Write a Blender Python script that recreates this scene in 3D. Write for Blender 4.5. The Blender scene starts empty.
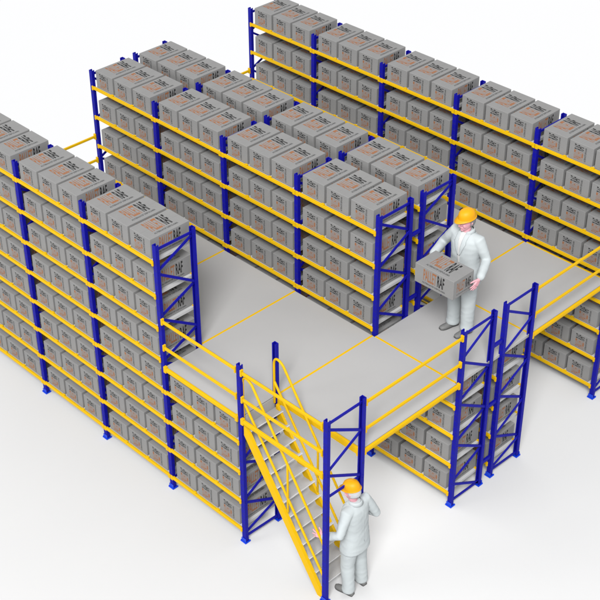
import bpy, bmesh, math, random
from mathutils import Vector, Matrix, noise
from mathutils.bvhtree import BVHTree

R = math.radians
sc = bpy.context.scene
COL = sc.collection

# ------------------------------------------------------------------ camera
cam = bpy.data.cameras.new("camera")
cam.sensor_width = 36
cam.lens = 1368.86 / 600 * 36
cam.clip_start = 0.1
cam.clip_end = 200
co = bpy.data.objects.new("camera", cam)
COL.objects.link(co)
co.location = (11.18421, -8.56852, 13.04342)
co.rotation_euler = (R(54.72721), R(0.16146), R(45.25213))
sc.camera = co

# ------------------------------------------------------------------ light: white studio surround, large soft lamps, added fill below the deck
world = bpy.data.worlds.new("World")
sc.world = world
world.use_nodes = True
bg = world.node_tree.nodes["Background"]
bg.inputs[0].default_value = (0.99, 0.992, 1.0, 1)
bg.inputs[1].default_value = 1.0

def area(name, loc, target, size, power, color=(1, 1, 1)):
    l = bpy.data.lights.new(name, 'AREA')
    l.shape = 'SQUARE'; l.size = size; l.energy = power; l.color = color
    o = bpy.data.objects.new(name, l); COL.objects.link(o)
    o.location = loc
    o.rotation_euler = (Vector(target) - Vector(loc)).to_track_quat('-Z', 'Y').to_euler()
    return o
# key lamp high behind the photographer, weaker fill lamp from the front left
area("studio_key_lamp", (35.0, -41.0, 58.5), (0.5, 2.5, 1.0), 26.0, 118000)
area("studio_fill_lamp", (-36.0, -62.0, 30.0), (0.5, 2.5, 1.0), 24.0, 22000)

sc.view_settings.view_transform = 'Standard'
sc.view_settings.look = 'None'
sc.view_settings.exposure = 0.0
sc.view_settings.gamma = 1.0
sc.render.film_transparent = False
try:
    sc.cycles.max_bounces = 12
    sc.cycles.diffuse_bounces = 10
except Exception:
    pass

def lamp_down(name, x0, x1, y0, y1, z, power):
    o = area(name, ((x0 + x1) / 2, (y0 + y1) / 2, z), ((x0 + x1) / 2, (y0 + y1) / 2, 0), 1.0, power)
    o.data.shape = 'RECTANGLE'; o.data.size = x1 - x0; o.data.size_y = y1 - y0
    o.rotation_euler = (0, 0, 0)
lamp_down("unseen_floor_fill", -2.8, 2.75, 0.85, 2.2, 2.04, 85)  # added fill, hidden below the deck only to brighten the floor there
lamp_down("unseen_floor_fill", -2.8, 2.75, 4.15, 5.4, 2.04, 42)  # same added unseen fill for the rear aisle

# ------------------------------------------------------------------ materials
ALB = 0.44
def mat(name, col, rough=0.5, metal=0.0, vary=0.0, vscale=6.0, bump=0.0, bscale=60.0, spec=0.3):
    m = bpy.data.materials.new(name); m.use_nodes = True
    nt = m.node_tree; b = nt.nodes["Principled BSDF"]
    col = tuple(c * ALB for c in col)
    b.inputs["Base Color"].default_value = (*col, 1)
    b.inputs["Roughness"].default_value = rough
    b.inputs["Metallic"].default_value = metal
    b.inputs["Specular IOR Level"].default_value = spec
    if vary or bump:
        tc = nt.nodes.new("ShaderNodeTexCoord")
    if vary:
        n = nt.nodes.new("ShaderNodeTexNoise"); n.inputs["Scale"].default_value = vscale
        n.inputs["Detail"].default_value = 5
        nt.links.new(tc.outputs["Object"], n.inputs["Vector"])
        mr = nt.nodes.new("ShaderNodeMapRange")
        mr.inputs["From Min"].default_value = 0.3; mr.inputs["From Max"].default_value = 0.7
        mr.inputs["To Min"].default_value = 1 - vary; mr.inputs["To Max"].default_value = 1 + vary
        nt.links.new(n.outputs["Fac"], mr.inputs["Value"])
        hs = nt.nodes.new("ShaderNodeHueSaturation")
        hs.inputs["Color"].default_value = (*col, 1)
        nt.links.new(mr.outputs["Result"], hs.inputs["Value"])
        nt.links.new(hs.outputs["Color"], b.inputs["Base Color"])
    if bump:
        n2 = nt.nodes.new("ShaderNodeTexNoise"); n2.inputs["Scale"].default_value = bscale
        nt.links.new(tc.outputs["Object"], n2.inputs["Vector"])
        bp = nt.nodes.new("ShaderNodeBump"); bp.inputs["Strength"].default_value = bump
        bp.inputs["Distance"].default_value = 0.01
        nt.links.new(n2.outputs["Fac"], bp.inputs["Height"])
        nt.links.new(bp.outputs["Normal"], b.inputs["Normal"])
    return m

M = {
    'floor': mat("studio_floor", (0.875, 0.875, 0.875), 0.7, vary=0.006, vscale=0.6, spec=0.1),
    'deck': mat("deck_panel_grey", (0.58, 0.573, 0.565), 0.55, vary=0.02, vscale=1.3, bump=0.03, bscale=25),
    'yellow': mat("yellow_paint", (1.0, 0.60, 0.002), 0.55, vary=0.02, vscale=9, spec=0.12),
    'blue': mat("blue_paint", (0.006, 0.006, 0.40), 0.55, vary=0.05, vscale=9, spec=0.12),
    'foot': mat("bright_blue_plate", (0.003, 0.06, 0.80), 0.4),
    'shelf': mat("shelf_steel", (0.72, 0.72, 0.72), 0.5, vary=0.02),
    'tread': mat("tread_steel", (0.58, 0.57, 0.56), 0.45, vary=0.03, bump=0.04, bscale=40),
    'lip': mat("tread_lip", (1.0, 1.0, 1.0), 0.4),
    'slot': mat("slot_shadow", (0.02, 0.02, 0.10), 0.8),
    'card': mat("grey_cardboard", (0.345, 0.342, 0.338), 0.85, vary=0.03, vscale=5, bump=0.05, bscale=90, spec=0.1),
    'tape': mat("carton_seam", (0.30, 0.298, 0.294), 0.6),
    'orange': mat("orange_print", (0.42, 0.18, 0.085), 0.8, spec=0.1),
    'black': mat("black_print", (0.035, 0.035, 0.035), 0.8, spec=0.1),
    'greyp': mat("small_grey_print", (0.15, 0.15, 0.15), 0.8, spec=0.1),
    'skin': mat("skin", (1.0, 0.50, 0.56), 0.6, vary=0.02, vscale=20),
    'lips': mat("lips", (0.75, 0.25, 0.30), 0.6),
    'eye': mat("eye_white", (0.8, 0.8, 0.8), 0.3),
    'iris': mat("eye_dark", (0.05, 0.04, 0.04), 0.3),
    'hair': mat("grey_hair", (0.30, 0.30, 0.31), 0.8, vary=0.1, vscale=60, bump=0.4, bscale=120),
    'whair': mat("white_hair", (0.75, 0.76, 0.78), 0.8, vary=0.08, vscale=60, bump=0.4, bscale=120),
    'coat': mat("pale_blue_cloth", (0.69, 0.745, 0.757), 0.9, vary=0.02, vscale=7, bump=0.08, bscale=220, spec=0.1),
    'shirt': mat("white_shirt", (0.85, 0.85, 0.84), 0.9),
    'shoe': mat("grey_shoe", (0.23, 0.23, 0.225), 0.6, bump=0.1, bscale=90),
    'sole': mat("shoe_sole", (0.12, 0.12, 0.12), 0.7),
    'hat': mat("helmet_orange", (1.0, 0.46, 0.0), 0.5, spec=0.2),
}

# ------------------------------------------------------------------ helpers
def box(bm, x0, x1, y0, y1, z0, z1, mi=0):
    vs = [bm.verts.new(p) for p in ((x0,y0,z0),(x1,y0,z0),(x1,y1,z0),(x0,y1,z0),(x0,y0,z1),(x1,y0,z1),(x1,y1,z1),(x0,y1,z1))]
    fs = []
    for q in ((0,3,2,1),(4,5,6,7),(0,1,5,4),(1,2,6,5),(2,3,7,6),(3,0,4,7)):
        f = bm.faces.new([vs[i] for i in q]); f.material_index = mi; fs.append(f)
    return fs

def bbox(bm, x0, x1, y0, y1, z0, z1, r=0.003, seg=1, mi=0):
    t = bmesh.new(); box(t, x0, x1, y0, y1, z0, z1, mi)
    bmesh.ops.bevel(t, geom=t.edges[:], offset=r, segments=seg, affect='EDGES', profile=0.5)
    for f in t.faces: f.material_index = mi
    me = bpy.data.meshes.new("t"); t.to_mesh(me); t.free(); bm.from_mesh(me); bpy.data.meshes.remove(me)

def prism(bm, pts, a, b, axis='z', mi=0):
    """extrude a closed 2-D outline from a to b along axis"""
    def P(p, h):
        return {'z': (p[0], p[1], h), 'y': (p[0], h, p[1]), 'x': (h, p[0], p[1])}[axis]
    n = len(pts)
    lo = [bm.verts.new(P(p, a)) for p in pts]; hi = [bm.verts.new(P(p, b)) for p in pts]
    fs = [bm.faces.new(lo[::-1]), bm.faces.new(hi)]
    for i in range(n):
        fs.append(bm.faces.new((lo[i], lo[(i+1) % n], hi[(i+1) % n], hi[i])))
    for f in fs: f.material_index = mi
    return fs

def bar(bm, p, q, w=0.03, h=None, n=4, mi=0):
    """straight bar of square (n=4) or round section between two points"""
    h = h or w
    p, q = Vector(p), Vector(q); d = (q - p).normalized()
    up = Vector((0, 0, 1)) if abs(d.z) < 0.95 else Vector((0, 1, 0))
    s = d.cross(up).normalized(); t = s.cross(d).normalized()
    A, B = [], []
    for i in range(n):
        a = 2 * math.pi * (i + .5) / n
        k = 1 / math.cos(math.pi / 4) if n == 4 else 1
        o = s * math.cos(a) * k * w / 2 + t * math.sin(a) * k * h / 2
        A.append(bm.verts.new(p + o)); B.append(bm.verts.new(q + o))
    fs = [bm.faces.new(A), bm.faces.new(B[::-1])]
    for i in range(n):
        fs.append(bm.faces.new((A[i], B[i], B[(i+1) % n], A[(i+1) % n])))
    for f in fs: f.material_index = mi

def limb(bm, pts, rs, n=12, caps=True):
    """round tube along a path with changing radius; caps are domes"""
    pts = [Vector(p) for p in pts]
    if not isinstance(rs, (list, tuple)): rs = [rs] * len(pts)
    P, Q, D = [], [], []
    d0 = (pts[1] - pts[0]).normalized(); d1 = (pts[-1] - pts[-2]).normalized()
    if caps:
        for k in (1.0, .7, .35):
            a = k * math.pi / 2 * .96
            P.append(pts[0] - d0 * rs[0] * math.sin(a)); Q.append(rs[0] * math.cos(a)); D.append(d0)
    for i, p in enumerate(pts):
        if i == 0: d = d0
        elif i == len(pts) - 1: d = d1
        else: d = ((pts[i+1] - p).normalized() + (p - pts[i-1]).normalized()).normalized()
        P.append(p); Q.append(rs[i]); D.append(d)
    if caps:
        for k in (.35, .7, 1.0):
            a = k * math.pi / 2 * .96
            P.append(pts[-1] + d1 * rs[-1] * math.sin(a)); Q.append(rs[-1] * math.cos(a)); D.append(d1)
    ref = Vector((0, 0, 1)) if abs(D[0].z) < .9 else Vector((1, 0, 0))
    s = D[0].cross(ref).normalized(); prev = None; first = None
    for p, r, d in zip(P, Q, D):
        s = (s - d * s.dot(d)).normalized(); t = d.cross(s)
        ring = [bm.verts.new(p + (s * math.cos(2*math.pi*i/n) + t * math.sin(2*math.pi*i/n)) * r) for i in range(n)]
        if prev:
            for i in range(n): bm.faces.new((prev[i], prev[(i+1) % n], ring[(i+1) % n], ring[i]))
        else: first = ring
        prev = ring
    bm.faces.new(first[::-1]); bm.faces.new(prev)

def rings(bm, rows, n=28, pw=2.3):
    """loft of horizontal super-ellipses; rows = (cx, cy, z, rx, ry)"""
    prev = None; first = None
    for cx, cy, z, rx, ry in rows:
        ring = []
        for i in range(n):
            a = 2 * math.pi * i / n; c, s = math.cos(a), math.sin(a)
            ring.append(bm.verts.new((cx + rx * math.copysign(abs(c) ** (2/pw), c), cy + ry * math.copysign(abs(s) ** (2/pw), s), z)))
        if prev:
            for i in range(n): bm.faces.new((prev[i], prev[(i+1) % n], ring[(i+1) % n], ring[i]))
        else: first = ring
        prev = ring
    bm.faces.new(first[::-1]); bm.faces.new(prev)

def link(name, me, parent=None, loc=None, rot=None):
    o = bpy.data.objects.new(name, me); COL.objects.link(o)
    if parent is not None: o.parent = parent
    if loc is not None: o.location = loc
    if rot is not None: o.rotation_euler = rot
    return o

def mesh(name, bm, mats, smooth=False, recalc=True):
    if recalc: bmesh.ops.recalc_face_normals(bm, faces=bm.faces[:])
    me = bpy.data.meshes.new(name); bm.to_mesh(me); bm.free()
    for m in (mats if isinstance(mats, (list, tuple)) else [mats]): me.materials.append(m)
    if smooth:
        for p in me.polygons: p.use_smooth = True
    return me

def empty(name, label, cat, loc=(0, 0, 0), group=None, rz=0):
    o = bpy.data.objects.new(name, None); COL.objects.link(o)
    o.location = loc; o.rotation_euler = (0, 0, rz); o.empty_display_size = 0.2
    o["label"] = label; o["category"] = cat
    if group: o["group"] = group
    return o

def tag(o, label, cat, group=None):
    o["label"] = label; o["category"] = cat
    if group: o["group"] = group
    return o

# ------------------------------------------------------------------ measured dimensions (metres)
W = 1.46839          # bay width
D = 0.59525          # rack depth, post to post
YA, YB = 0.0, 2.43039
YC = YB + D + 0.24816
YD = 5.70132
Z1, S = 0.22165, 0.5  # lowest beam, shelf pitch
ZK = 2.1314          # deck surface
ZR, ZT = 2.9577, 3.9825
RA, RB, RC, RD = 'A', 'B', 'C', 'D'

# ------------------------------------------------------------------ floor (the studio sheet ends behind the racks)
bm = bmesh.new(); box(bm, -6.2, 16, -16, 10.0, -0.05, 0)
fl = link("floor", mesh("floor", bm, M['floor'])); fl["kind"] = "structure"

# ------------------------------------------------------------------ rack parts
def post_mesh(h, flip, key, cache={}):
    """open channel upright, web towards the aisle, with punched slots"""
    if (h, flip) in cache: return cache[(h, flip)]
    bm = bmesh.new(); s = -1 if flip else 1
    a, b, t, l = 0.033, 0.026, 0.007, 0.016
    out = [(-a, -b), (a, -b), (a, b), (a - l, b), (a - l, b - t), (a - t, b - t), (a - t, -b + t),
           (-a + t, -b + t), (-a + t, b - t), (-a + l, b - t), (-a + l, b), (-a, b)]
    prism(bm, [(x, y * s) for x, y in out], 0.008, h)
    z = 0.3
    while z < h - 0.1:
        for sx in (-1, 1):
            box(bm, sx * 0.014 - 0.0035, sx * 0.014 + 0.0035, s * (-b) - 0.0008, s * (-b) + 0.001, z, z + 0.022, 1)
        z += 0.10
    for z in [0.45 + .5 * k for k in range(int((h - .5) / .5))]:
        box(bm, a - 0.001, a + 0.0008, -0.006, 0.004, z, z + 0.02, 1)
    cache[(h, flip)] = mesh("post", bm, [M['blue'], M['slot']])
    return cache[(h, flip)]

def foot_mesh(cache={}):
    if 0 not in cache:
        bm = bmesh.new(); bbox(bm, -0.052, 0.052, -0.048, 0.048, 0.0, 0.012, 0.002)
        for x, y in ((-.042, -.038), (.042, .038)):
            bar(bm, (x, y, 0.011), (x, y, 0.024), 0.018, n=8)
        bbox(bm, -0.042, 0.042, -0.036, -0.0275, 0.010, 0.07, 0.002)
        cache[0] = mesh("foot_plate", bm, M['foot'])
    return cache[0]

def brace_mesh(kind, cache={}):
    """kind: (list of ((front/rear), z) segments)"""
    if kind in cache: return cache[kind]
    bm = bmesh.new()
    for k, (f0, z0, f1, z1) in enumerate(kind):
        y0 = 0.012 if f0 == 0 else D - 0.012
        y1 = 0.012 if f1 == 0 else D - 0.012
        off = 0.010 if k % 2 else -0.010
        bar(bm, (off, y0, z0), (off, y1, z1), 0.017, 0.034)
    for k in kind:      # bolts at the nodes
        for f, z in ((k[0], k[1]), (k[2], k[3])):
            y = 0.0 if f == 0 else D
            bar(bm, (-0.037, y, z), (0.037, y, z), 0.012, n=8)
    cache[kind] = mesh("upright_frame", bm, M['blue'])
    return cache[kind]

def zig(front, rear, top=None, bottom=None):
    """zigzag: each front node falls to the rear node below, which falls to the next front node"""
    seg = []
    if top: seg.append((0, top, 1, top))
    if bottom is not None: seg.append((0, bottom, 1, bottom - 0.02))
    nodes = sorted([(z, 0) for z in front] + [(z, 1) for z in rear], reverse=True)
    for (za, fa), (zb, fb) in zip(nodes, nodes[1:]):
        if fa != fb: seg.append((fa, round(za - .015, 3), fb, round(zb + .015, 3)))
    return tuple(seg)

P_ = 0.691
tallA = zig([3.565 - P_ * k for k in range(6)], [3.87] + [3.16 - P_ * k for k in range(5)], top=3.90, bottom=0.10)
tallB = zig([3.86 - P_ * k for k in range(6)], [3.50 - P_ * k for k in range(5)] + [0.10], top=3.91, bottom=0.10)
low = zig([2.47 - P_ * k for k in range(4)], [2.85] + [2.08 - P_ * k for k in range(3)] + [0.04], top=2.88, bottom=0.09)
lowC = zig([2.83, 2.12, 1.42, 0.71, 0.12], [2.46, 1.75, 1.06, 0.38], top=2.89, bottom=0.10)
lowA = zig([1.40, 0.71, 0.12], [1.78, 1.07, 0.38], top=1.97, bottom=0.10)
portal = zig([2.83, 2.12], [2.46, 1.75], top=2.88) + ((0, 1.74, 1, 1.72),)

def frame(rack, u, y0, h, kind):
    fr = link("upright_frame", brace_mesh(kind), rack, (u * W, y0, 0))
    for y, fl in ((0, False), (D, True)):
        link("post", post_mesh(h, fl, 0), fr, (0, y, 0))
        link("foot_plate", foot_mesh(), fr, (0, y, 0), (0, 0, math.pi if fl else 0))
    return fr

def beam_mesh(l_end, r_end, rear, cache={}):
    k = (l_end, r_end, rear)
    if k in cache: return cache[k]
    bm = bmesh.new()
    x0 = 0.020 if l_end else 0.004; x1 = W - (0.020 if r_end else 0.004)
    bbox(bm, 0.038, W - 0.038, -0.042, -0.006, -0.030, 0.011, 0.004)
    bbox(bm, 0.05, W - 0.05, -0.0405, -0.012, 0.0112, 0.015, 0.001)      # stepped top lip
    for a, b, c in ((x0, 0.05, l_end), (W - 0.05, x1, r_end)):
        bbox(bm, a, b, -0.0455, -0.0268, -0.046, 0.024, 0.003)
    for x in (W * .33 - .01, W * .64):                                    # shelf tie tabs
        bbox(bm, x, x + .05, -0.036, -0.008, 0.016, 0.030, 0.002)
    if rear: bmesh.ops.scale(bm, vec=(1, -1, 1), verts=bm.verts[:])
    cache[k] = mesh("beam", bm, M['yellow'])
    return cache[k]

bm = bmesh.new()
box(bm, 0.075, W - 0.060, -0.003, D + 0.003, -0.034, 0.006)
SHELF = mesh("shelf", bm, M['shelf'])

def level(rack, u, y0, k, u0, u1):
    z = Z1 + (k - 1) * S
    le, re = (u == u0), (u == u1 - 1)
    link("beam", beam_mesh(le, re, False), rack, (u * W, y0, z))
    link("beam", beam_mesh(le, re, True), rack, (u * W, y0 + D, z))
    link("shelf", SHELF, rack, (u * W, y0, z))

# ------------------------------------------------------------------ cartons
def text_faces(txt, bold=0.0, cache={}):
    if (txt, bold) in cache: return cache[(txt, bold)]
    c = bpy.data.curves.new("t", 'FONT'); c.body = txt; c.resolution_u = 2; c.offset = bold
    o = bpy.data.objects.new("t", c); COL.objects.link(o)
    dg = bpy.context.evaluated_depsgraph_get(); dg.update()
    me = bpy.data.meshes.new_from_object(o.evaluated_get(dg))
    vs = [v.co.copy() for v in me.vertices]; fs = [list(p.vertices) for p in me.polygons]
    x0 = min(v.x for v in vs); x1 = max(v.x for v in vs); y0 = min(v.y for v in vs); y1 = max(v.y for v in vs)
    vs = [((v.x - x0) / (x1 - x0), (v.y - y0) / (y1 - y0)) for v in vs]
    bpy.data.objects.remove(o); bpy.data.curves.remove(c); bpy.data.meshes.remove(me)
    cache[(txt, bold)] = (vs, fs); return vs, fs

def put_text(bm, txt, org, ax, up, r, mi, bold=0.0):
    """text stretched into rectangle r = (s0, s1, t0, t1) metres along ax / up from org"""
    vs, fs = text_faces(txt, bold); org, ax, up = Vector(org), Vector(ax), Vector(up)
    nv = ax.cross(up).normalized() * 0.0009
    V = [bm.verts.new(org + nv + ax * (r[0] + a * (r[1] - r[0])) + up * (r[2] + b * (r[3] - r[2]))) for a, b in vs]
    for f in fs:
        try: bm.faces.new([V[i] for i in f]).material_index = mi
        except ValueError: pass

BL, BW, BH = 0.635, 0.395, 0.28     # carton length (y), width (x), height
def face_print(bm, org, ax, up, L, H):
    put_text(bm, "PALLET", org, ax, up, (L * .225, L * .56, H * .29, H * .90), 1, 0.018)
    put_text(bm, "RAF", org, ax, up, (L * .585, L * .765, H * .29, H * .90), 2, 0.026)
    put_text(bm, "ALTERNATIF DEPOLAMA", org, ax, up, (L * .20, L * .80, H * .13, H * .215), 3, 0.045)

def carton_mesh():
    bm = bmesh.new()
    bbox(bm, 0, BW, 0, BL, 0, BH, 0.005, 2)
    # lid seam across the top and down the ends, a hair proud
    box(bm, BW/2 - .0015, BW/2 + .0015, 0.004, BL - .004, BH, BH + .0004, 4)
    # top: reads along the length, base line to the right-hand long side
    face_print(bm, (BW, 0, BH), (0, 1, 0), (-1, 0, 0), BL, BW)
    # right-hand long side and left-hand long side
    face_print(bm, (BW, 0, 0), (0, 1, 0), (0, 0, 1), BL, BH)
    face_print(bm, (0, BL, 0), (0, -1, 0), (0, 0, 1), BL, BH)
    # near end: turned a quarter, reads upwards
    o, ax, up = (BW * .605, 0, 0), (0, 0, 1), (-1, 0, 0)
    put_text(bm, "PALLET", o, ax, up, (BH * .12, BH * .58, 0, BW * .39), 1, 0.016)
    put_text(bm, "RAF", o, ax, up, (BH * .62, BH * .90, 0, BW * .39), 2, 0.015)
    put_text(bm, "ALTERNATIF DEPOLAMA", (BW * .725, 0, 0), ax, up, (BH * .10, BH * .88, 0, BW * .075), 3, 0.05)
    # far end: upright print
    put_text(bm, "PALLET", (BW, BL, 0), (-1, 0, 0), (0, 0, 1), (BW * .17, BW * .56, BH * .30, BH * .80), 1, 0.006)
    put_text(bm, "RAF", (BW, BL, 0), (-1, 0, 0), (0, 0, 1), (BW * .60, BW * .84, BH * .30, BH * .80), 2, 0.022)
    put_text(bm, "ALTERNATIF DEPOLAMA", (BW, BL, 0), (-1, 0, 0), (0, 0, 1), (BW * .17, BW * .84, BH * .14, BH * .21), 3, 0.01)
    return mesh("carton", bm, [M['card'], M['orange'], M['black'], M['greyp'], M['tape']], recalc=False)
CARTON = carton_mesh()

ORD = ["leftmost", "second", "third", "fourth", "fifth"]
POS = ["left", "middle", "right"]
RNAME = {RA: "near rack", RB: "front middle rack", RC: "rear middle rack", RD: "far rack"}
def shelf_name(k):
    return {8: "top shelf", 7: "second shelf down", 6: "third shelf down", 5: "fourth shelf down",
            4: "fifth shelf down", 3: "third shelf up", 2: "second shelf up", 1: "bottom shelf"}[k]
def bay_name(i):
    return "leftmost bay" if i == 0 else ORD[i] + " bay from left"

FIRST = {}
def cartons(r, u, y0, k, b):
    z = Z1 + (k - 1) * S + 0.0075
    for i in range(3):
        o = link("carton", CARTON, None, (u * W + 0.098 + i * 0.4375, y0 + 0.002, z))
        tag(o, "%s grey printed carton, %s, %s, %s" % (POS[i], shelf_name(k), bay_name(b), RNAME[r]), "carton",
            "grey cartons on the rack shelves")

# ------------------------------------------------------------------ the four racks
rackA = empty("pallet_rack", "nearest blue and yellow rack at left, beside the stairs", "rack", (0, 0, 0), "blue and yellow racks")
rackB = empty("pallet_rack", "front one of the back-to-back middle racks, facing the open deck", "rack", (0, YB, 0), "blue and yellow racks")
rackC = empty("pallet_rack", "rear one of the back-to-back middle racks, behind the worker", "rack", (0, YC, 0), "blue and yellow racks")
rackD = empty("pallet_rack", "farthest blue and yellow rack along the top right", "rack", (0, YD, 0), "blue and yellow racks")

for u in range(-3, 1):
    frame(rackA, u, 0, ZT, tallA)
frame(rackA, 1, 0, ZR, lowA); frame(rackA, 2, 0, ZR, portal)
for u in range(-3, 0):
    for k in range(1, 9): level(rackA, u, 0, k, -3, 0 if k > 4 else 1); cartons(RA, u, 0, k, u + 3)
for k in range(1, 5): level(rackA, 0, 0, k, -3, 1); cartons(RA, 0, 0, k, 3)

for r, rack, y, kind in ((RB, rackB, YB, tallB), (RC, rackC, YC, tallA)):
    for u in range(-3, 2): frame(rack, u, 0, ZT, kind)
    frame(rack, 2, 0, ZR, low if r == RB else lowC)
    for u in range(-3, 1):
        for k in range(1, 9):
            level(rack, u, 0, k, -3, 1 if k > 4 else 2)
            if k > 4 or (k == 4 and r == RB): cartons(r, u, y, k, u + 3)
    for k in range(1, 5): level(rack, 1, 0, k, -3, 2); cartons(r, 1, y, k, 4)
for u in range(-3, 3): frame(rackD, u, 0, ZT, tallA)
for u in range(-3, 2):
    for k in range(1, 9):
        level(rackD, u, 0, k, -3, 2)
        if k > 4 or u == 1 or (u == 0 and k == 4): cartons(RD, u, YD, k, u + 3)
# spacers that tie the two middle racks back to back
for u, zs in ((2, (0.37, 1.36, 2.37)), (1, (0.37, 1.36, 2.37, 3.4)), (-1, (3.4,)), (-3, (3.4,))):
    for z in zs:
        bm = bmesh.new(); bbox(bm, -0.018, 0.018, D + 0.027, D + 0.24816 - 0.027, -0.025, 0.025, 0.003)
        link("row_spacer", mesh("row_spacer", bm, M['blue']), rackB, (u * W, 0, z))

# ------------------------------------------------------------------ mezzanine deck
deck = empty("mezzanine_deck", "raised grey platform floor with yellow seams between the racks", "platform")
T = 0.045
def slab(x0, x1, y0, y1):
    bm = bmesh.new(); bbox(bm, x0, x1, y0, y1, ZK - T, ZK, 0.0015)
    link("deck_panel", mesh("deck_panel", bm, M['deck']), deck)
g = 0.055
aisles = [(D + .036, YB - g), (YC + D + .036, YD - g)]
for (y0, y1) in aisles:
    for u in range(-3, 2):
        slab(u * W + (0.014 if u > -3 else 0), (u + 1) * W - 0.014, y0, y1)
slab(0.036, W - 0.01, 0.0, D - 0.012)                 # over the stair landing bay
slab(W + 0.040, 2 * W - 0.014, YB - g + .03, YC + D + .008)   # over the low middle racks
def seam(a, b, w=0.031, name="seam_beam", z=ZK + 0.003, h=0.07):
    bm = bmesh.new(); x0, x1 = sorted((a[0], b[0])); y0, y1 = sorted((a[1], b[1]))
    if x1 - x0 > y1 - y0: bbox(bm, x0, x1, y0 - w/2, y0 + w/2, z - h, z, 0.003)
    else: bbox(bm, x0 - w/2, x0 + w/2, y0, y1, z - h, z, 0.003)
    link(name, mesh(name, bm, M['yellow']), deck)
for u in range(-2, 2):
    for (y0, y1) in aisles: seam((u * W, y0), (u * W, y1))
seam((0.04, D + .012), (W - .04, D + .012))
seam((W + .04, YB - g + .015), (2 * W - .04, YB - g + .015))
seam((W + .04, YC + D + .022), (2 * W - .04, YC + D + .022))
seam((W + .04, YD - g + .014), (2 * W - .04, YD - g + .014))
# deep edge beams with their connector plates
def edge(a, b, out):
    bm = bmesh.new(); zt = ZK + 0.006; zb = ZK - 0.056 - out; t = 0.034
    (x0, y0), (x1, y1) = a, b
    if y0 == y1:
        bbox(bm, x0, x1, y0 - t/2, y0 + t/2, zb, zt, 0.005)
        bbox(bm, x0 + .02, x1 - .02, y0 - t/2 - .004, y0 - t/2 + .004, zb + .020, zt - .018, 0.002)
        for x, s in ((x0, 1), (x1, -1)):
            bbox(bm, min(x - .012 * s, x + .035 * s), max(x - .012 * s, x + .035 * s), y0 - t/2 - .007, y0 + t/2 + .004, zb - .018, zt + .014, 0.003)
    else:
        bbox(bm, x0 - t/2, x0 + t/2, y0, y1, zb, zt, 0.005)
        bbox(bm, x0 + t/2 - .004, x0 + t/2 + .004, y0 + .02, y1 - .02, zb + .020, zt - .018, 0.002)
        for y, s in ((y0, 1), (y1, -1)):
            bbox(bm, x0 - t/2 - .004, x0 + t/2 + .007, min(y, y + .03 * s), max(y, y + .03 * s), zb - .018, zt + .014, 0.003)
    link("edge_beam", mesh("edge_beam", bm, M['yellow']), deck)
edge((0.045, -0.022), (W - .040, -0.022), 0)
edge((W + .040, -0.022), (2 * W - .040, -0.022), 0)
edge((W + .045, D + .012), (2 * W - .040, D + .012), .045)
edge((2 * W + .012, D + .030), (2 * W + .012, YB - .030), 0)
edge((2 * W + .012, YC + D + .030), (2 * W + .012, YD - .030), 0)
edge((-3 * W - .02, D + .030), (-3 * W - .02, YB - .030), 0)
edge((-3 * W - .02, YC + D + .030), (-3 * W - .02, YD - .030), 0)

# ------------------------------------------------------------------ guard rails
def guard(a, b, label):
    a, b = Vector((*a, 0)), Vector((*b, 0)); d = (b - a).normalized()
    g_ = empty("guard_rail", label, "railing", (a.x, a.y, ZK), "yellow guard rails on the deck edges")
    L = (b - a).length
    for z in (2.862, 2.45):
        bm = bmesh.new()
        p = Vector((0, 0, z - ZK)); bar(bm, p + d * .02, p + d * (L - .02), 0.028, 0.038)
        bmesh.ops.bevel(bm, geom=[e for e in bm.edges], offset=.004, segments=1, affect='EDGES')
        rl = link("rail", mesh("rail", bm, M['yellow']), g_)
        for q in (p, p + d * (L - .034)):
            bm = bmesh.new(); c = q + d * .017; n = Vector((-d.y, d.x, 0))
            hx, hy = (.012, .022) if abs(d.x) > .5 else (.022, .012)
            bbox(bm, c.x - hx, c.x + hx, c.y - hy, c.y + hy, c.z - .048, c.z + .048, .003)
            link("bracket", mesh("bracket", bm, M['yellow']), rl)
guard((0.036, -0.018), (W - .036, -0.018), "yellow railing on the deck edge between near rack and stair top")
guard((W + .036, -0.018), (2 * W - .036, -0.018), "yellow railing directly above the staircase")
guard((2 * W + .012, D + .028), (2 * W + .012, YB - .028), "yellow railing between portal frame over worker and front low rack")
guard((2 * W + .012, YC + D + .028), (2 * W + .012, YD - .028), "yellow railing running off the right edge of the photo")
guard((-3 * W - .02, D + .028), (-3 * W - .02, YB - .028), "distant yellow railing between near rack and front middle rack")
guard((-3 * W - .02, YC + D + .028), (-3 * W - .02, YD - .028), "distant yellow railing between middle racks and far rack")

# ------------------------------------------------------------------ staircase
st = empty("staircase", "yellow steel stairs with grey treads leading down from the deck", "stairs", (W, 0, 0))
X0, RUN, RISE = 1.600 - W, 0.1135, 0.1640     # first nosing
def sy(y0, y1, rear):
    up = lambda x: 1.890 - 1.447 * (x - 1.631)
    lo = lambda x: 1.838 - 1.447 * (x - 1.533)
    xs = 1.512; zt = 2.04
    xt = 1.631 + (1.890 - zt) / 1.447
    xe = 2.925; xf = 1.533 + 1.838 / 1.447
    pts = [(xs, zt), (xs, lo(xs)), (xf, 0.0), (xe, 0.0), (xe, up(xe)), (xt, zt)]
    bm = bmesh.new(); prism(bm, [(x - W, z) for x, z in pts], y0, y1, 'y')
    # folded flanges of the channel, on the inner side
    si, s1 = (y1, 0.022) if not rear else (y0, -0.022)
    link("stringer", mesh("stringer", bm, M['yellow']), st)
sy(-0.004, 0.042, False)
sy(D - .050, D - .012, True)
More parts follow.
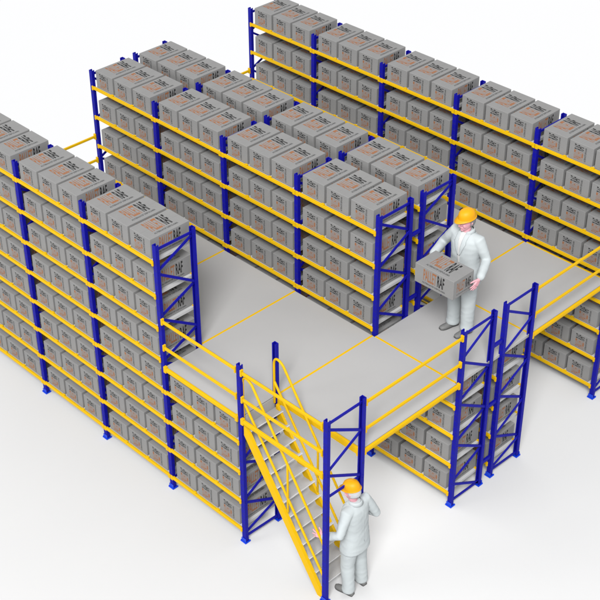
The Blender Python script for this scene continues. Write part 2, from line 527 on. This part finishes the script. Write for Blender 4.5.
for k in range(12):
    bm = bmesh.new(); x = X0 + RUN * k; z = 1.967 - RISE * k
    d = 0.215 if k else 0.12
    bbox(bm, x - d, x, 0.036, D - .006, z - 0.012, z, 0.002)
    bbox(bm, x + .0005, x + .006, 0.0365, D - .0065, z - 0.017, z - 0.001, 0.001, mi=1)
    link("tread", mesh("tread", bm, [M['tread'], M['lip']]), st)
bm = bmesh.new(); bbox(bm, X0 - .128, X0 - .121, 0.012, D - .032, 1.950, ZK - 0.002, .001)
link("riser_plate", mesh("riser_plate", bm, M['tread']), st)
def rail_line(y):
    top = lambda x: 2.640 - 1.475 * (x - 1.71)
    mid = lambda x: 2.175 - 1.455 * (x - 1.64)
    bm = bmesh.new()
    xb = 2.88
    c = [(1.487, 2.06), (1.487, 2.66)]
    for i in range(1, 10):            # rounded top: from vertical over into the slope
        t = i / 9; p0, p1, p2, p3 = (1.487, 2.66), (1.487, 2.79), (1.570, 2.80), (1.655, top(1.655))
        c.append(tuple((1-t)**3*p0[k] + 3*(1-t)**2*t*p1[k] + 3*(1-t)*t*t*p2[k] + t**3*p3[k] for k in (0, 1)))
    c += [(2.2, top(2.2)), (xb - .03, top(xb - .03))]
    for i in range(1, 12):            # rounded foot: back into the lower rail
        t = i / 11; p0, p1, p2, p3 = (xb - .03, top(xb - .03)), (xb + .05, top(xb + .05)), (xb + .09, mid(xb + .09)), (xb - .01, mid(xb - .01))
        c.append(tuple((1-t)**3*p0[k] + 3*(1-t)**2*t*p1[k] + 3*(1-t)*t*t*p2[k] + t**3*p3[k] for k in (0, 1)))
    c += [(2.2, mid(2.2)), (1.64, mid(1.64)), (1.487, mid(1.487))]
    limb(bm, [(x - W, y, z) for x, z in c], 0.0165, n=10)
    h = link("handrail", mesh("handrail", bm, M['yellow'], True), st)
    for x in (2.255,):
        bm = bmesh.new(); limb(bm, [(x - W, y, top(x)), (x - W, y, 2.005 - 1.447 * (x - 1.631) - .05)], 0.015, n=10)
        link("baluster", mesh("baluster", bm, M['yellow'], True), h)
rail_line(0.024); rail_line(D - .045)

# ------------------------------------------------------------------ people
def remesh(bm, voxel, it=3, fold=0.0, seed=0.0, fs=1.0):
    bmesh.ops.recalc_face_normals(bm, faces=bm.faces[:])
    me = bpy.data.meshes.new("r"); bm.to_mesh(me); bm.free()
    o = bpy.data.objects.new("r", me); COL.objects.link(o)
    m = o.modifiers.new("r", 'REMESH'); m.mode = 'VOXEL'; m.voxel_size = voxel
    s = o.modifiers.new("s", 'SMOOTH'); s.factor = 0.5; s.iterations = it
    dg = bpy.context.evaluated_depsgraph_get(); dg.update()
    out = bpy.data.meshes.new_from_object(o.evaluated_get(dg))
    bpy.data.objects.remove(o); bpy.data.meshes.remove(me)
    if fold:
        nn = [v.normal.copy() for v in out.vertices]
        for v, n in zip(out.vertices, nn):
            c = v.co
            a = noise.noise(Vector((c.x * 9 * fs + seed, c.y * 9 * fs, c.z * 3.2 * fs)))
            b = 1 - abs(noise.noise(Vector((c.x * 6 + c.z * 9 + seed, c.y * 8, c.z * 7 - c.x * 6)))) * 2
            v.co = c + n * fold * (a + 0.6 * max(0, b) - .3)
    for p in out.polygons: p.use_smooth = True
    return out

def finish(name, me, m, parent, label=None):
    me.name = name
    me.materials.clear(); me.materials.append(m)
    o = link(name, me, parent)
    return o

def hand(bm, wrist, fdir, thumb, curl=0.4, spread=0.12, s=1.0):
    """fdir finger direction, thumb = side direction; palm faces fdir x thumb side chosen by curl sign"""
    w = Vector(wrist); f = Vector(fdir).normalized(); t = Vector(thumb); t = (t - f * t.dot(f)).normalized()
    n = f.cross(t).normalized()
    if curl < 0: n = -n; curl = -curl
    limb(bm, [w - f * .008 * s, w, w + f * .025 * s], [.021 * s, .022 * s, .022 * s])
    offs = [.031, .0105, -.0105, -.030]; L = [.070, .079, .073, .057]; ra = [.0088, .009, .0086, .0078]
    for o, l, r in zip(offs, L, ra):
        k = w + f * (.093 - abs(o) * .25) * s + t * o * s
        limb(bm, [w + f * .02 * s + t * o * .55 * s, k], [.016 * s, .0145 * s], n=10)
        d = (f + t * (o / .03) * spread).normalized(); p = k; pts = [k]
        for j, fr in enumerate((.45, .31, .24)):
            a = curl * (j + .6) * .62
            dd = (d * math.cos(a) + n * math.sin(a)).normalized()
            p = p + dd * l * fr * s; pts.append(p)
        limb(bm, pts, [r * 1.08 * s, r * s, r * .94 * s, r * .82 * s], n=10)
    k = w + f * .028 * s + t * .024 * s
    d1 = (f * .55 + t * .8 + n * .25).normalized(); d2 = (f * .85 + t * .45 + n * .35).normalized()
    limb(bm, [w + f * .01 * s + t * .008 * s, k, k + d1 * .038 * s, k + d1 * .038 * s + d2 * .03 * s, k + d1 * .038 * s + d2 * .052 * s],
         [.017 * s, .0165 * s, .0125 * s, .0108 * s, .0088 * s], n=10)

def head_geo(mtx):
    b = bmesh.new()
    rings(b, [(0, .012, 1.748 - 1.63, .012, .014), (0, .012, .112, .040, .050), (0, .010, .092, .062, .078), (0, .008, .060, .074, .093),
              (0, .006, .020, .077, .097), (0, .002, -.020, .073, .090), (0, -.006, -.055, .063, .080), (0, -.018, -.085, .050, .066),
              (0, -.030, -.108, .035, .046), (0, -.036, -.120, .020, .028)], n=24, pw=2.15)
    limb(b, [(0, -.092, .018), (0, -.104, -.010), (0, -.112, -.026)], [.009, .012, .015], n=10)     # nose
    for s in (-1, 1):
        limb(b, [(s * .012, -.097, -.030), (s * .013, -.093, -.030)], .009, n=8)
        limb(b, [(s * .076, .012, .018), (s * .081, .018, -.002), (s * .077, .010, -.030)], [.013, .015, .010], n=8)  # ear
        limb(b, [(s * .016, -.090, .030), (s * .050, -.078, .030)], .010, n=8)                        # brow
        limb(b, [(s * .040, -.068, -.020), (s * .042, -.062, -.040)], .020, n=8)                      # cheek
    limb(b, [(-.020, -.086, -.060), (0, -.092, -.058), (.020, -.086, -.060)], .008, n=8)              # upper lip
    limb(b, [(-.016, -.084, -.070), (0, -.090, -.070), (.016, -.084, -.070)], .008, n=8)              # lower lip
    limb(b, [(0, -.070, -.104), (0, -.074, -.100)], .020, n=10)                                       # chin
    b.transform(mtx)
    return b

def merge(dst, src):
    me = bpy.data.meshes.new("m"); src.to_mesh(me); src.free(); dst.from_mesh(me); bpy.data.meshes.remove(me)

def person(name, label, loc, rz, pose, hairmat):
    J = pose
    # ---- body: one continuous skin surface
    bm = bmesh.new()
    lean = J.get('lean', 0)
    cx = lambda z: J['shift'] * max(0, (z - .85)) / .6
    cy = lambda z: -lean * max(0, z - .9)
    rings(bm, [(cx(z), cy(z), z, rx, ry) for z, rx, ry in ((.80, .12, .085), (.92, .145, .10), (1.05, .125, .09), (1.25, .145, .10), (1.40, .16, .09), (1.47, .08, .06), (1.50, .05, .05))])
    hx, hy = cx(1.5) + J['head'][0], cy(1.5) + J['head'][1]
    limb(bm, [(cx(1.42), cy(1.42), 1.42), (hx * .5 + cx(1.5) * .5, (hy + cy(1.5)) * .5 - .005, 1.50), (hx, hy + .012, 1.57)], [.060, .054, .052], n=16)
    HM = Matrix.Translation((hx, hy - .005, 1.63)) @ Matrix.Rotation(J['hyaw'], 4, 'Z') @ Matrix.Rotation(J['hpitch'], 4, 'X')
    merge(bm, head_geo(HM))
    for sd, (sh, el, wr) in J['arms'].items():
        limb(bm, [sh, el, wr], [.045, .036, .024])
    for sd, (hp, kn, an) in J['legs'].items():
        limb(bm, [hp, kn, an, (an[0], an[1] - .04, .06)], [.07, .05, .036, .03])
    for h in J['hands']: hand(bm, *h)
    me = remesh(bm, 0.0052, 2)
    body = finish(name, me, M['skin'], None)
    body.location = loc; body.rotation_euler = (0, 0, rz)
    tag(body, label, "person", "workers")
    # ---- shirt core under the coat, trousers, coat
    bm = bmesh.new()
    for sd, (hp, kn, an) in J['legs'].items():
        hp, kn, an = map(Vector, (hp, kn, an))
        pts = [hp, hp.lerp(kn, .5), kn, kn.lerp(an, .45), an.lerp(kn, .12), an + Vector((0, -.004, -.012))]
        limb(bm, pts, [.108, .104, .090, .086, .084, .088], n=20, caps=True)
    rings(bm, [(0, 0, .80, .155, .110), (0, 0, .90, .165, .115), (cx(1.0), cy(1.0), 1.0, .15, .11)])
    # cut the trouser hem flat above the shoe
    me = remesh(bm, 0.011, 3, fold=0.005, seed=3.1 + loc[0])
    for v in me.vertices: 
        if v.co.z < .055: v.co.z = .055
    finish("trousers", me, M['coat'], body)
    bm = bmesh.new()
    hem = J['hem']
    rings(bm, [(0, .004, hem, .225, .158), (0, .003, hem + .08, .216, .153), (cx(.95), cy(.95), .95, .203, .146), (cx(1.08), cy(1.08), 1.08, .192, .138),
               (cx(1.2), cy(1.2), 1.20, .198, .140), (cx(1.32), cy(1.32), 1.32, .210, .137), (cx(1.40), cy(1.40) + .004, 1.40, .200, .120),
               (cx(1.45), cy(1.45) + .006, 1.448, .135, .092), (cx(1.48), cy(1.48) + .008, 1.480, .078, .074), (cx(1.5), cy(1.5) + .01, 1.505, .068, .068)])
    for sd, (sh, el, wr) in J['arms'].items():
        sh, el, wr = map(Vector, (sh, el, wr))
        inn = Vector((cx(1.4) + (sh.x - cx(1.4)) * .45, sh.y, sh.z + .002))
        limb(bm, [inn, sh, sh.lerp(el, .5), el, el.lerp(wr, .5), wr.lerp(el, .04)], [.070, .078, .068, .061, .056, .052], n=20)
    me = remesh(bm, 0.011, 4, fold=0.005, seed=loc[0] * 2.3)
    coat = finish("coat", me, M['coat'], body)
    # ---- panels draped on the coat front (shirt opening, lapels, collar, flaps)
    bv = BVHTree.FromPolygons([v.co.copy() for v in me.vertices], [list(p.vertices) for p in me.polygons])
    def panel(nm, rows, off, m, back=False, n=8, th=.006):
        b = bmesh.new(); g0 = []
        for z, xl, xr in rows:
            rw = []
            for i in range(n + 1):
                x = xl + (xr - xl) * i / n
                o, d = (Vector((x, -1, z)), Vector((0, 1, 0))) if not back else (Vector((x, 1, z)), Vector((0, -1, 0)))
                hit = bv.ray_cast(o, d)[0]
                y = hit.y if hit else (rw[-1].y if rw else cy(z) - .1)
                rw.append(Vector((x, y - off * d.y, z)))
            g0.append(rw)
        # relax the depth so the cloth panel lies evenly
        for _ in range(3):
            for a in range(1, len(g0) - 1):
                for c in range(1, n): g0[a][c].y = min(g0[a][c].y, (g0[a-1][c].y + g0[a+1][c].y + g0[a][c-1].y + g0[a][c+1].y) / 4) if not back else g0[a][c].y
        V = [[b.verts.new(p) for p in rw] for rw in g0]
        for a in range(len(V) - 1):
            for c in range(n): b.faces.new((V[a][c], V[a+1][c], V[a+1][c+1], V[a][c+1]))
        bmesh.ops.recalc_face_normals(b, faces=b.faces[:])
        bmesh.ops.solidify(b, geom=b.faces[:], thickness=th)
        return finish(nm, mesh(nm, b, m, True), m, body)
    X = cx(1.3)
    # white shirt shows as a long narrow V
    rws = [(1.49 - i * .035, X - (.044 - i * .0026) , X + (.044 - i * .0026)) for i in range(15)]
    panel("shirt", rws, .004, M['shirt'], n=6, th=.004)
    for s in (-1, 1):
        rw = []
        for i in range(11):
            z = 1.485 - i * .030; inner = .034 - i * .0026
            outer = inner + (.052 if i < 4 else .062 - (i - 4) * .009)
            rw.append((z, X + s * inner, X + s * max(outer, inner + .006)))
        panel("lapel", rw, .009, M['coat'], n=5)
        panel("pocket_flap", [(1.02 - i * .012, s * .075, s * .165) for i in range(5)], .004, M['coat'], n=6, th=.005)
    # collar: a turned-down band round the neck
    b = bmesh.new(); rr = []
    for j, (z, k) in enumerate(((1.470, 1.30), (1.500, 1.12), (1.520, 1.02), (1.512, .93))):
        row = []
        for i in range(26):
            a = R(-62) + R(304) * i / 25
            row.append(b.verts.new((cx(1.5) + .074 * k * math.cos(a), cy(1.5) + .012 + .076 * k * math.sin(a), z - .018 * max(0, -math.sin(a)))))
        rr.append(row)
    for j in range(3):
        for i in range(25): b.faces.new((rr[j][i], rr[j][i+1], rr[j+1][i+1], rr[j+1][i]))
    bmesh.ops.recalc_face_normals(b, faces=b.faces[:]); bmesh.ops.solidify(b, geom=b.faces[:], thickness=.005)
    finish("collar", mesh("collar", b, M['coat'], True), M['coat'], body)
    # back vent seam
    panel("back_seam", [(1.40 - i * .05, cx(1.2) - .0035, cx(1.2) + .0035) for i in range(11)], .0015, M['coat'], back=True, n=1, th=.003)
    # ---- shoes
    for sd, (hp, kn, an) in J['legs'].items():
        fy = J['feet'][sd]
        b = bmesh.new()
        prof = [(.075, .028, .045), (.06, .036, .062), (.02, .038, .075), (-.03, .037, .068), (-.08, .043, .052), (-.13, .046, .042), (-.17, .040, .034), (-.195, .022, .026)]
        prev = None; n = 16
        for y, hw, h in prof:
            row = []
            for i in range(n):
                a = 2 * math.pi * i / n
                z = .014 + (h * max(0, math.sin(a)) ** .8 if math.sin(a) > 0 else 0)
                row.append(b.verts.new((hw * math.cos(a), y, z + (.0 if math.sin(a) >= 0 else -.004))))
            if prev:
                for i in range(n): b.faces.new((prev[i], prev[(i+1) % n], row[(i+1) % n], row[i]))
            else: first = row
            prev = row
        b.faces.new(first[::-1]); b.faces.new(prev)
        b.transform(Matrix.Rotation(fy, 4, 'Z'))
        sh = finish("shoe", mesh("shoe", b, M['shoe'], True), M['shoe'], body)
        sh.location = (an[0], an[1], 0)
        b = bmesh.new()
        out = [(hw * s_, y) for s_, seq in ((1, prof), (-1, prof[::-1])) for y, hw, h in seq]
        prism(b, [(x * 1.06, y) for x, y in out], 0.0, 0.013); b.transform(Matrix.Rotation(fy, 4, 'Z'))
        finish("sole", mesh("sole", b, M['sole']), M['sole'], sh)
    # ---- hair, eyes
    def cap(zs, grow, ymin, m, nm):
        b = bmesh.new(); prev = None
        for z, k in zs:
            row = []
            for i in range(25):
                a = R(ymin) + (R(180 - 2 * ymin)) * i / 24
                row.append(b.verts.new(((.078 + grow) * k * math.cos(a), .010 + (.096 + grow) * k * math.sin(a), z)))
            if prev:
                for i in range(24): b.faces.new((prev[i], prev[i+1], row[i+1], row[i]))
            prev = row
        bmesh.ops.recalc_face_normals(b, faces=b.faces[:]); bmesh.ops.solidify(b, geom=b.faces[:], thickness=-.006)
        b.transform(HM); return finish(nm, mesh(nm, b, m, True), m, body)
    cap([(.075, .95), (.040, 1.0), (.010, 1.0), (-.020, .97), (-.042, .90), (-.052, .84)], .006, -8, hairmat, "hair")
    for s in (-1, 1):
        b = bmesh.new(); bmesh.ops.create_uvsphere(b, u_segments=14, v_segments=10, radius=.0125)
        b.transform(HM @ Matrix.Translation((s * .031, -.083, .012)))
        ey = finish("eye", mesh("eye", b, M['eye'], True), M['eye'], body)
        b = bmesh.new(); bmesh.ops.create_uvsphere(b, u_segments=12, v_segments=8, radius=.006)
        b.transform(HM @ Matrix.Translation((s * .031, -.092, .011)))
        finish("iris", mesh("iris", b, M['iris'], True), M['iris'], ey)
        b = bmesh.new(); limb(b, [(s * .014, -.099, .036), (s * .032, -.097, .041), (s * .052, -.084, .036)], [.004, .005, .003], n=8)
        b.transform(HM); finish("eyebrow", mesh("eyebrow", b, hairmat, True), hairmat, body)
    b = bmesh.new(); limb(b, [(-.020, -.0915, -.065), (0, -.098, -.0645), (.020, -.0915, -.065)], [.003, .0045, .003], n=8)
    b.transform(HM); finish("mouth", mesh("mouth", b, M['lips'], True), M['lips'], body)
    # ---- hard hat: shell, brim all round and long at the front, three ribs
    b = bmesh.new(); n = 40; prev = None
    prof = [(0.052, 1.10), (.050, 1.02), (.060, 1.0), (.090, .975), (.115, .91), (.138, .78), (.154, .58), (.163, .34), (.166, .10)]
    for j, (z, k) in enumerate(prof):
        row = []
        for i in range(n):
            a = 2 * math.pi * i / n; c, s = math.cos(a), math.sin(a)
            rx, ry = .094 * k, .114 * k
            if j == 0 and s < -.1: ry += .050 * (-s) ** 1.3; rx += .004
            zz = z - (.012 * max(0, -s) ** 2 if j == 0 else 0)
            row.append(b.verts.new((rx * c, .006 + ry * s, zz)))
        if prev:
            for i in range(n): b.faces.new((prev[i], prev[(i+1) % n], row[(i+1) % n], row[i]))
        prev = row
    b.faces.new(prev)
    bmesh.ops.recalc_face_normals(b, faces=b.faces[:]); bmesh.ops.solidify(b, geom=b.faces[:], thickness=.004)
    b.transform(HM); hat = finish("hard_hat", mesh("hard_hat", b, M['hat'], True), M['hat'], body)
    b = bmesh.new()
    for xo, hgt in ((0, .0), (-.034, -.006), (.034, -.006)):
        pts = []
        for i in range(13):
            a = R(18) + R(144) * i / 12
            q = max(0, 1 - (xo / .094) ** 2) ** .5
            pts.append((xo, .006 + .114 * q * math.cos(a) * .97, .052 + hgt + .113 * math.sin(a) ** .8 * (1 if xo == 0 else .985)))
        limb(b, pts, .0055, n=8)
    b.transform(HM); finish("ridge", mesh("ridge", b, M['hat'], True), M['hat'], hat)
    return body

upper = person("person", "worker standing on the deck carrying a printed carton, orange helmet and open coat", (2.20, 3.31, ZK), 0, dict(
    shift=.0, lean=.02, head=(0.0, -.02), hyaw=R(-14), hpitch=R(7), hem=.76,
arms={'L': ((.185, .0, 1.405), (.285, .04, 1.16), (.408, -.225, 1.10)), 'R': ((-.185, .0, 1.405), (-.34, -.02, 1.18), (-.295, -.26, 1.13))},
    legs={'L': ((.095, .0, .88), (.105, -.01, .48), (.105, .0, .09)), 'R': ((-.095, .0, .88), (-.11, -.02, .48), (-.12, .0, .09))},
    feet={'L': R(-8), 'R': R(-16)},
    hands=[((.410, -.245, 1.09), (-.05, -.62, -.80), (0, -.8, .6), 0.22, .40), ((-.290, -.285, 1.125), (.03, -.85, -.3), (0, -.3, .9), -0.2, .12)]), M['hair'])
lower = person("person", "worker seen from behind at the foot of the stairs, hand on the handrail", (3.03, .42, 0), R(-84), dict(
    shift=.0, lean=.03, head=(.01, -.03), hyaw=R(10), hpitch=R(12), hem=.74,
    arms={'L': ((.185, .0, 1.405), (.31, .00, 1.14), (.345, -.21, 1.02)), 'R': ((-.185, .0, 1.405), (-.31, .09, 1.13), (-.29, -.14, 1.08))},
    legs={'L': ((.09, .0, .88), (.11, -.02, .48), (.125, .015, .09)), 'R': ((-.09, .0, .88), (-.11, .0, .48), (-.125, .03, .09))},
    feet={'L': R(4), 'R': R(-10)},
    hands=[((.348, -.225, 1.015), (.10, -.9, .02), (-.3, .0, .8), 0.30, .55), ((-.29, -.155, 1.075), (.1, -.9, -.2), (.3, 0, .9), -0.5, .12)]), M['whair'])

upper.scale = (1.06, 1.06, 1.06)
held = link("carton", CARTON, None, (1.945, 3.005, ZK + 1.006), (0, 0, R(-90)))
tag(held, "grey printed carton carried in the worker's hands above the deck", "carton")
